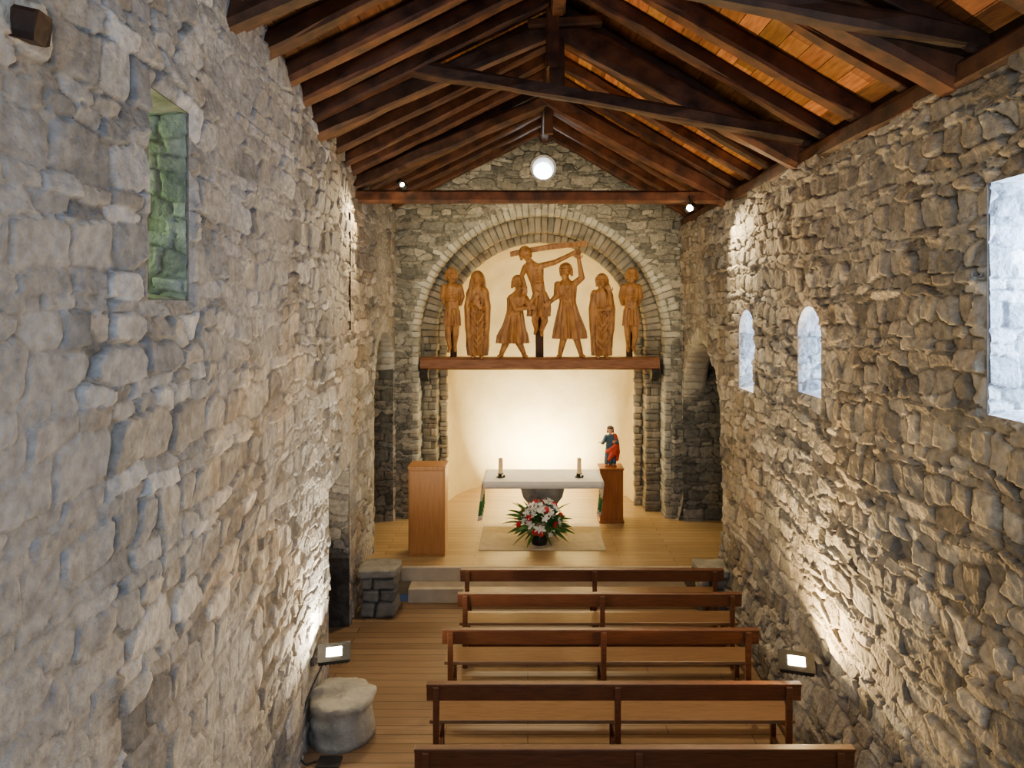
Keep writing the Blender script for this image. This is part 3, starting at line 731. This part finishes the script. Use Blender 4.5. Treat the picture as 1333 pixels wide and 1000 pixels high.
def robed(name,px,hy,yaw=0,veil=True,beard=0,hands='chest',w=1.0):
    f=Fig(); hx=px
    f.head(P(hx,hy),.122,yaw=yaw,veil=veil,beard=beard,pitch=.12)
    c=lambda py,dx=0: P(px+dx,py,0)
    f.tube([P(hx,hy+6),P(px,hy+14)],[.06,.08])
    base=463
    f.loft([(c(base),.17*w,.13,.42),(c(base-12),.185*w,.135,.42),(c(base-40),.195*w,.13,.38),(c(base-62),.185*w,.125,.32),(c(hy+34),.185*w,.12,.25),(c(hy+22),.19*w,.115,.16),(c(hy+14),.165*w,.10,.06),(c(hy+9),.07,.07,0)],nf=15,ph=px)
    for q in (-1,1):
        f.tube([c(hy+15,q*9),c(hy+35,q*12.5)+Vector((0,-.05,0)),c(base-35,q*12)+Vector((0,-.05,0)),c(base-14,q*10)+Vector((0,-.05,0))],[.07,.07,.06,.035])
    for k in range(5):
        f.tube([c(hy+32+k*11,-9)+Vector((0,-.11,0)),c(hy+44+k*11+(k%2)*3,-1+k%3)+Vector((0,-.14,0)),c(hy+34+k*10,9)+Vector((0,-.12,0))],[.014,.020,.014],8)
    if hands=='chest':
        f.tube([c(hy+18,-11),c(hy+36,-12)+Vector((0,-.06,0)),c(hy+30,-3)+Vector((0,-.17,0))],[.06,.055,.035]); f.hand(c(hy+30,-3)+Vector((0,-.17,0)),(.4,-.1,1))
        f.tube([c(hy+18,11),c(hy+38,12)+Vector((0,-.06,0)),c(hy+37,4)+Vector((0,-.17,0))],[.06,.055,.035]); f.hand(c(hy+37,4)+Vector((0,-.17,0)),(-.5,-.1,.8))
    else:
        f.tube([c(hy+18,11),c(hy+34,12)+Vector((0,-.06,0)),c(hy+14,9)+Vector((0,-.14,0))],[.06,.055,.032]); f.hand(c(hy+14,9)+Vector((0,-.14,0)),(-.3,0,1))
        f.tube([c(hy+18,-11),c(hy+38,-11)+Vector((0,-.06,0)),c(hy+36,2)+Vector((0,-.16,0))],[.06,.055,.035]); f.hand(c(hy+36,2)+Vector((0,-.16,0)),(1,-.1,.2))
    for q in (-1,1): f.tube([P(px+q*5,463,-.05),P(px+q*6,464,-.17)],[.038,.028])
    return f.finish(name,M_carve)
robed('carved_mourning_woman',622,364,yaw=.35)
robed('carved_young_apostle',783,367,yaw=-.35,veil=False,hands='cheek')
def tunic_man(name,px,head,fl,fr,arms,yaw,hem,hw,cap=True,waist=403):
    f=Fig(); hx,hy=head
    f.head(P(hx,hy,-.02),.124,yaw=yaw,beard=1,cap=cap,pitch=.05)
    shx=hx+ (px-hx)*.15; shy=hy+17
    f.tube([P(hx,hy+6),P(shx,shy)],[.06,.08])
    C=lambda x,y:P(x,y,0)
    f.loft([(C(px,hem),hw,.14,.44),(C(px,hem-10),hw*.93,.14,.42),(C((px*2+shx)/3,waist+14),hw*.68,.13,.3),(C((px+shx)/2,waist),.155,.11,.14),(C((px+shx)/2,waist-4),.15,.105,.08),(C(shx,shy+10),.19,.125,.14),(C(shx,shy+2),.195,.115,.10),(C(shx,shy-3),.12,.085,.0),(C(shx,shy-7),.06,.06,0)],nf=15,ph=px*.7)
    f.tube([P((px+shx)/2-9,waist,-.0),P((px+shx)/2-5,waist+1,-.095),P((px+shx)/2+5,waist+1,-.095),P((px+shx)/2+9,waist,0)],[.024]*4,8)
    for k in range(3): f.tube([P(shx-7,shy+3+k*5,-.09),P(shx,shy+9+k*5,-.125),P(shx+7,shy+3+k*5,-.09)],[.013,.016,.013],8)
    for fx,q in ((fl,-1),(fr,1)):
        kx=(fx*2+px)/3
        f.tube([P(px+q*6,hem-6),P(kx,hem+2),P(fx,460)],[.075,.065,.045]); f.tube([P(fx,462,-.01),P(fx+q*3.5,463,-.15)],[.042,.028])
    for pts in arms:
        vv=[P(*a) for a in pts]; f.tube(vv,[.070,.056,.036][:len(vv)]); f.hand(vv[-1],(vv[-1]-vv[-2]),curl=.5)
    return f.finish(name,M_carve)
tunic_man('carved_joseph_of_arimathea',667,(675,369),653,682,[[(666,388,-.02),(672,403,-.10),(687,401,-.15)],[(683,388,-.02),(689,397,-.12),(695,388,-.15)]],.5,447,.28,waist=407)
tunic_man('carved_nicodemus',741,(736,353),729,756,[[(746,371,0),(757,362,-.03),(753,338,-.05)],[(726,371,-.02),(724,386,-.10),(716,393,-.16)]],-.35,441,.29,waist=395)
mb=MB(); a=P(752,333,-.05); mb.cyl(a+Vector((.02,-.02,.02)),a+Vector((-.05,-.02,.14)),.011,n=8); mb.cyl(a+Vector((-.02,-.02,.0)),a+Vector((.0,-.02,.15)),.011,n=8); mb.make('pincers',[M_carve])
def thief(name,px,mir):
    f=Fig(); q=mir; C=lambda dx,py,dy=0: P(px+q*dx,py,dy)
    f.head(C(-1,359,-.03),.115,yaw=.2*q,pitch=.15,beard=0)
    f.tube([C(-1,365),C(0,373)],[.05,.07])
    f.loft([(C(0,408),.125,.09,.05),(C(0,400),.12,.085,.04),(C(0,393),.115,.08,.03),(C(0,383),.145,.095,.04),(C(0,375),.165,.10,.04),(C(0,371),.13,.08,0),(C(0,368),.06,.05,0)],nf=6)
    for k in range(4): 
        for s in (-1,1): f.tube([C(s*1.5,380+k*4,-.105),C(s*7.5,378+k*4.5,-.055)],[.012,.012],6)
    f.loft([(C(0,424),.15,.115,.4),(C(0,414),.145,.11,.35),(C(0,405),.135,.10,.2),(C(0,401),.12,.09,0)],nf=13,ph=1)
    f.tube([C(3,404,-.1),C(5,424,-.12)],[.03,.015])
    f.tube([C(-4,420),C(-5.5,436,-.04),C(-3,452,.0)],[.075,.055,.037]); f.tube([C(4.5,420),C(5,436,-.06),C(3.5,450,-.0)],[.075,.055,.037])
    f.tube([C(-3,452),C(-4,457,-.10)],[.036,.026]); f.tube([C(3.5,451),C(4.5,456,-.10)],[.036,.026])
    for s in (-1,1):
        vv=[C(s*10,374),C(s*13,386,.02),C(s*10,396,.08),C(s*3,392,.12)]
        f.tube(vv,[.058,.048,.038,.030]); f.hand(vv[-1],(vv[-1]-vv[-2]),curl=.4,nrm=(0,1,0))
    return f.finish(name,M_carve)
thief('carved_crucified_thief',589,1); thief('carved_crucified_thief',821,-1)
f=Fig()
f.head(P(685,332,-.08),.122,yaw=.25,pitch=.45,roll=-.45,beard=1)
f.tube([P(687,337,-.05),P(692,345,-.02)],[.055,.075])
f.loft([(P(703,386),.13,.10,.05),(P(701,378),.125,.09,.04),(P(699,368),.13,.09,.03),(P(696,357),.155,.10,.05),(P(694,348),.165,.10,.04),(P(692,343),.12,.08,0),(P(691,340),.05,.05,0)],nf=7)
for k in range(5):
    for s in (-1,1): f.tube([P(696+k+s*1.5,353+k*4,-.10),P(696+k+s*8,351+k*4.5,-.055)],[.012,.012],6)
f.loft([(P(701,412),.20,.135,.44),(P(702,402),.195,.13,.42),(P(703,392),.175,.12,.32),(P(703,384),.14,.105,.16),(P(703,380),.12,.09,0)],nf=15,ph=.5)
f.tube([P(697,384,-.1),P(692,396,-.13),P(690,408,-.12)],[.035,.03,.02])
f.tube([P(699,405),P(696,417,-.1),P(698,428,-.02)],[.08,.06,.042]); f.tube([P(707,405),P(709,418,-.09),P(705,430,-.01)],[.08,.06,.042])
f.tube([P(698,428,-.02),P(696,434,-.11)],[.038,.026]); f.tube([P(705,430),P(705,436,-.11)],[.038,.026])
f.tube([P(703,347,-.02),P(722,342,-.06),P(744,331,-.04)],[.062,.050,.038]); f.hand(P(744,331,-.04),(1,-.0,.35),k=1.15,curl=.2)
f.tube([P(684,348,-.02),P(679,360,-.10),P(684,374,-.17)],[.058,.046,.032]); f.hand(P(684,374,-.17),(-.1,-.1,-1),curl=.3)
f.finish('carved_christ',M_carve)
e=empty('wooden_cross')
mb=MB(); mb.beam(P(702.5,466,.11),P(702.5,345,.11),.15,.05,jit=.004,up=Vector((0,1,0)),seed=1,col=(.5,.5,.5)); mb.make('post',[M_darkwood],parent=e)
mb=MB(); mb.beam(P(664,331,.05),P(764,317,.05),.05,.10,jit=.008,seed=2,bow=.03); mb.make('crossarm',[M_carve],parent=e)
for x in (590,820):
    e=empty('wooden_cross'); mb=MB(); mb.beam(P(x,466,.10),P(x,372,.10),.12,.05,jit=.004,up=Vector((0,1,0)),seed=x,col=(.5,.5,.5)); mb.make('post',[M_darkwood],parent=e)
    mb=MB(); mb.beam(P(x-13,381,.06),P(x+13,381,.06),.05,.06,jit=.004,seed=x+1); mb.make('crossarm',[M_carve],parent=e)

# ---------------------------------------------------------------- saint statue
def saint():
    e=empty('saint_statue'); cx,cy,z0=1.475,12.2,FZ+.965
    V=lambda x,y,z: Vector((cx+x,cy+y,z0+z))
    mb=MB(); mb.box(cx-.10,cx+.10,cy-.09,cy+.09,z0,z0+.035,0); mb.make('base',[M_pedw],bevel=.004,parent=e)
    f=Fig(); f.loft([(V(0,0,.04),.095,.075,.3),(V(0,0,.10),.10,.08,.28),(V(-.005,0,.25),.085,.07,.2),(V(-.005,0,.38),.075,.06,.1),(V(0,0,.48),.09,.06,.06),(V(0,0,.545),.085,.055,0),(V(0,0,.565),.035,.035,0)],nf=9)
    f.tube([V(-.075,0,.53),V(-.12,-.04,.45),V(-.15,-.09,.43)],[.036,.034,.030]); f.tube([V(.075,0,.53),V(.11,-.05,.43),V(.085,-.10,.44)],[.036,.034,.030])
    f.finish('tunic',M_blue,.006,e)
    f=Fig(); f.tube([V(.075,.01,.54),V(.10,-.02,.45),V(.08,-.06,.35),V(.03,-.085,.24),V(-.03,-.085,.14)],[.045,.05,.06,.055,.035])
    f.tube([V(.11,-.04,.40),V(.125,-.02,.25),V(.115,-.01,.12)],[.045,.045,.03]); f.tube([V(-.07,-.05,.27),V(.0,-.09,.31),V(.08,-.07,.36)],[.03,.045,.045]); f.tube([V(-.06,.05,.5),V(0,.07,.3),V(.03,.06,.12)],[.04,.05,.05])
    for k in range(4): f.tube([V(-.07+.03*k,-.08,.27-.02*k),V(.03+.02*k,-.125,.30-.02*k)],[.012,.014])
    f.finish('mantle',M_redm,.006,e)
    f=Fig(); f.head(V(0,-.005,.635),.056,yaw=.1); f.tube([V(0,0,.56),V(0,0,.60)],[.028,.026]); f.tube([V(-.15,-.09,.43),V(-.165,-.11,.435)],[.018,.015]); f.hand(V(-.165,-.11,.435),(-.8,-.5,.25),k=.5,nrm=(0,0,1)); f.hand(V(.08,-.105,.44),(-.7,-.5,.3),k=.5)
    for q in (-1,1): f.tube([V(q*.035,-.03,.045),V(q*.045,-.085,.045)],[.018,.014])
    f.finish('skin',M_skin,.0045,e)
    f=Fig(); f.ball(V(0,.012,.672),.057,(1.0,.95,.85)); f.tube([V(-.048,.01,.65),V(-.048,.01,.60)],[.018,.016]); f.tube([V(.048,.01,.65),V(.048,.01,.60)],[.018,.016])
    for k in range(9): a=-1.5+k*.375; f.ball(V(.048*math.sin(a),-.046*math.cos(a)+.0,.688),.014)
    f.finish('hair',M_hair,.006,e)
saint()

# ---------------------------------------------------------------- lights
mb=MB(); mb.box(.08,.42,13.30,13.44,FZ,FZ+.16,0); mb.make('apse_floodlight',[M_black],bevel=.01)
area('apse_floodlight_beam',(.25,13.85,FZ+.45),(.25,14.95,1.45),.3,.12,290,(1,.80,.45),150)
area('dome_light',(.25,12.78,BT-.02),(.25,14.0,4.7),3.2,.06,15,(1,.76,.38))
area('sanctuary_light',(.25,12.55,BT-.25),(.25,11.4,0),3.0,.06,80,(1,.79,.46))
area('gallery_daylight',(.4,-2.4,5.0),(.2,6,3.6),3.2,1.8,190,(.60,.77,1.0))
area('window_daylight',(XR+.44,3.8,4.3),(XR-1,3.9,4.2),.45,1.1,55,(.50,.70,1))
area('window_daylight',(XR+.50,6.72,3.75),(XR-1,6.9,3.7),.28,.6,13,(.50,.70,1))
area('window_daylight',(XR+.50,8.62,3.65),(XR-1,8.9,3.6),.3,.7,13,(.50,.70,1))
area('window_daylight',(xl(3.5)-.68,3.52,4.8),(0,3.7,4.6),.25,.8,3.6,(.68,1,.52))
w=bpy.data.worlds.new('World'); bpy.context.scene.world=w; w.use_nodes=True
w.node_tree.nodes['Background'].inputs[0].default_value=(.5,.65,1,1); w.node_tree.nodes['Background'].inputs[1].default_value=.05

# ---------------------------------------------------------------- camera
cam=bpy.data.cameras.new('camera'); co=bpy.data.objects.new('camera',cam); bpy.context.scene.collection.objects.link(co)
co.location=(0,0,CAMZ); co.rotation_euler=(math.pi/2,0,0); cam.sensor_width=36; cam.lens=890/1333*36
cam.shift_x=-20.5/1333; cam.shift_y=-100/1333; cam.clip_start=.05
bpy.context.scene.camera=co
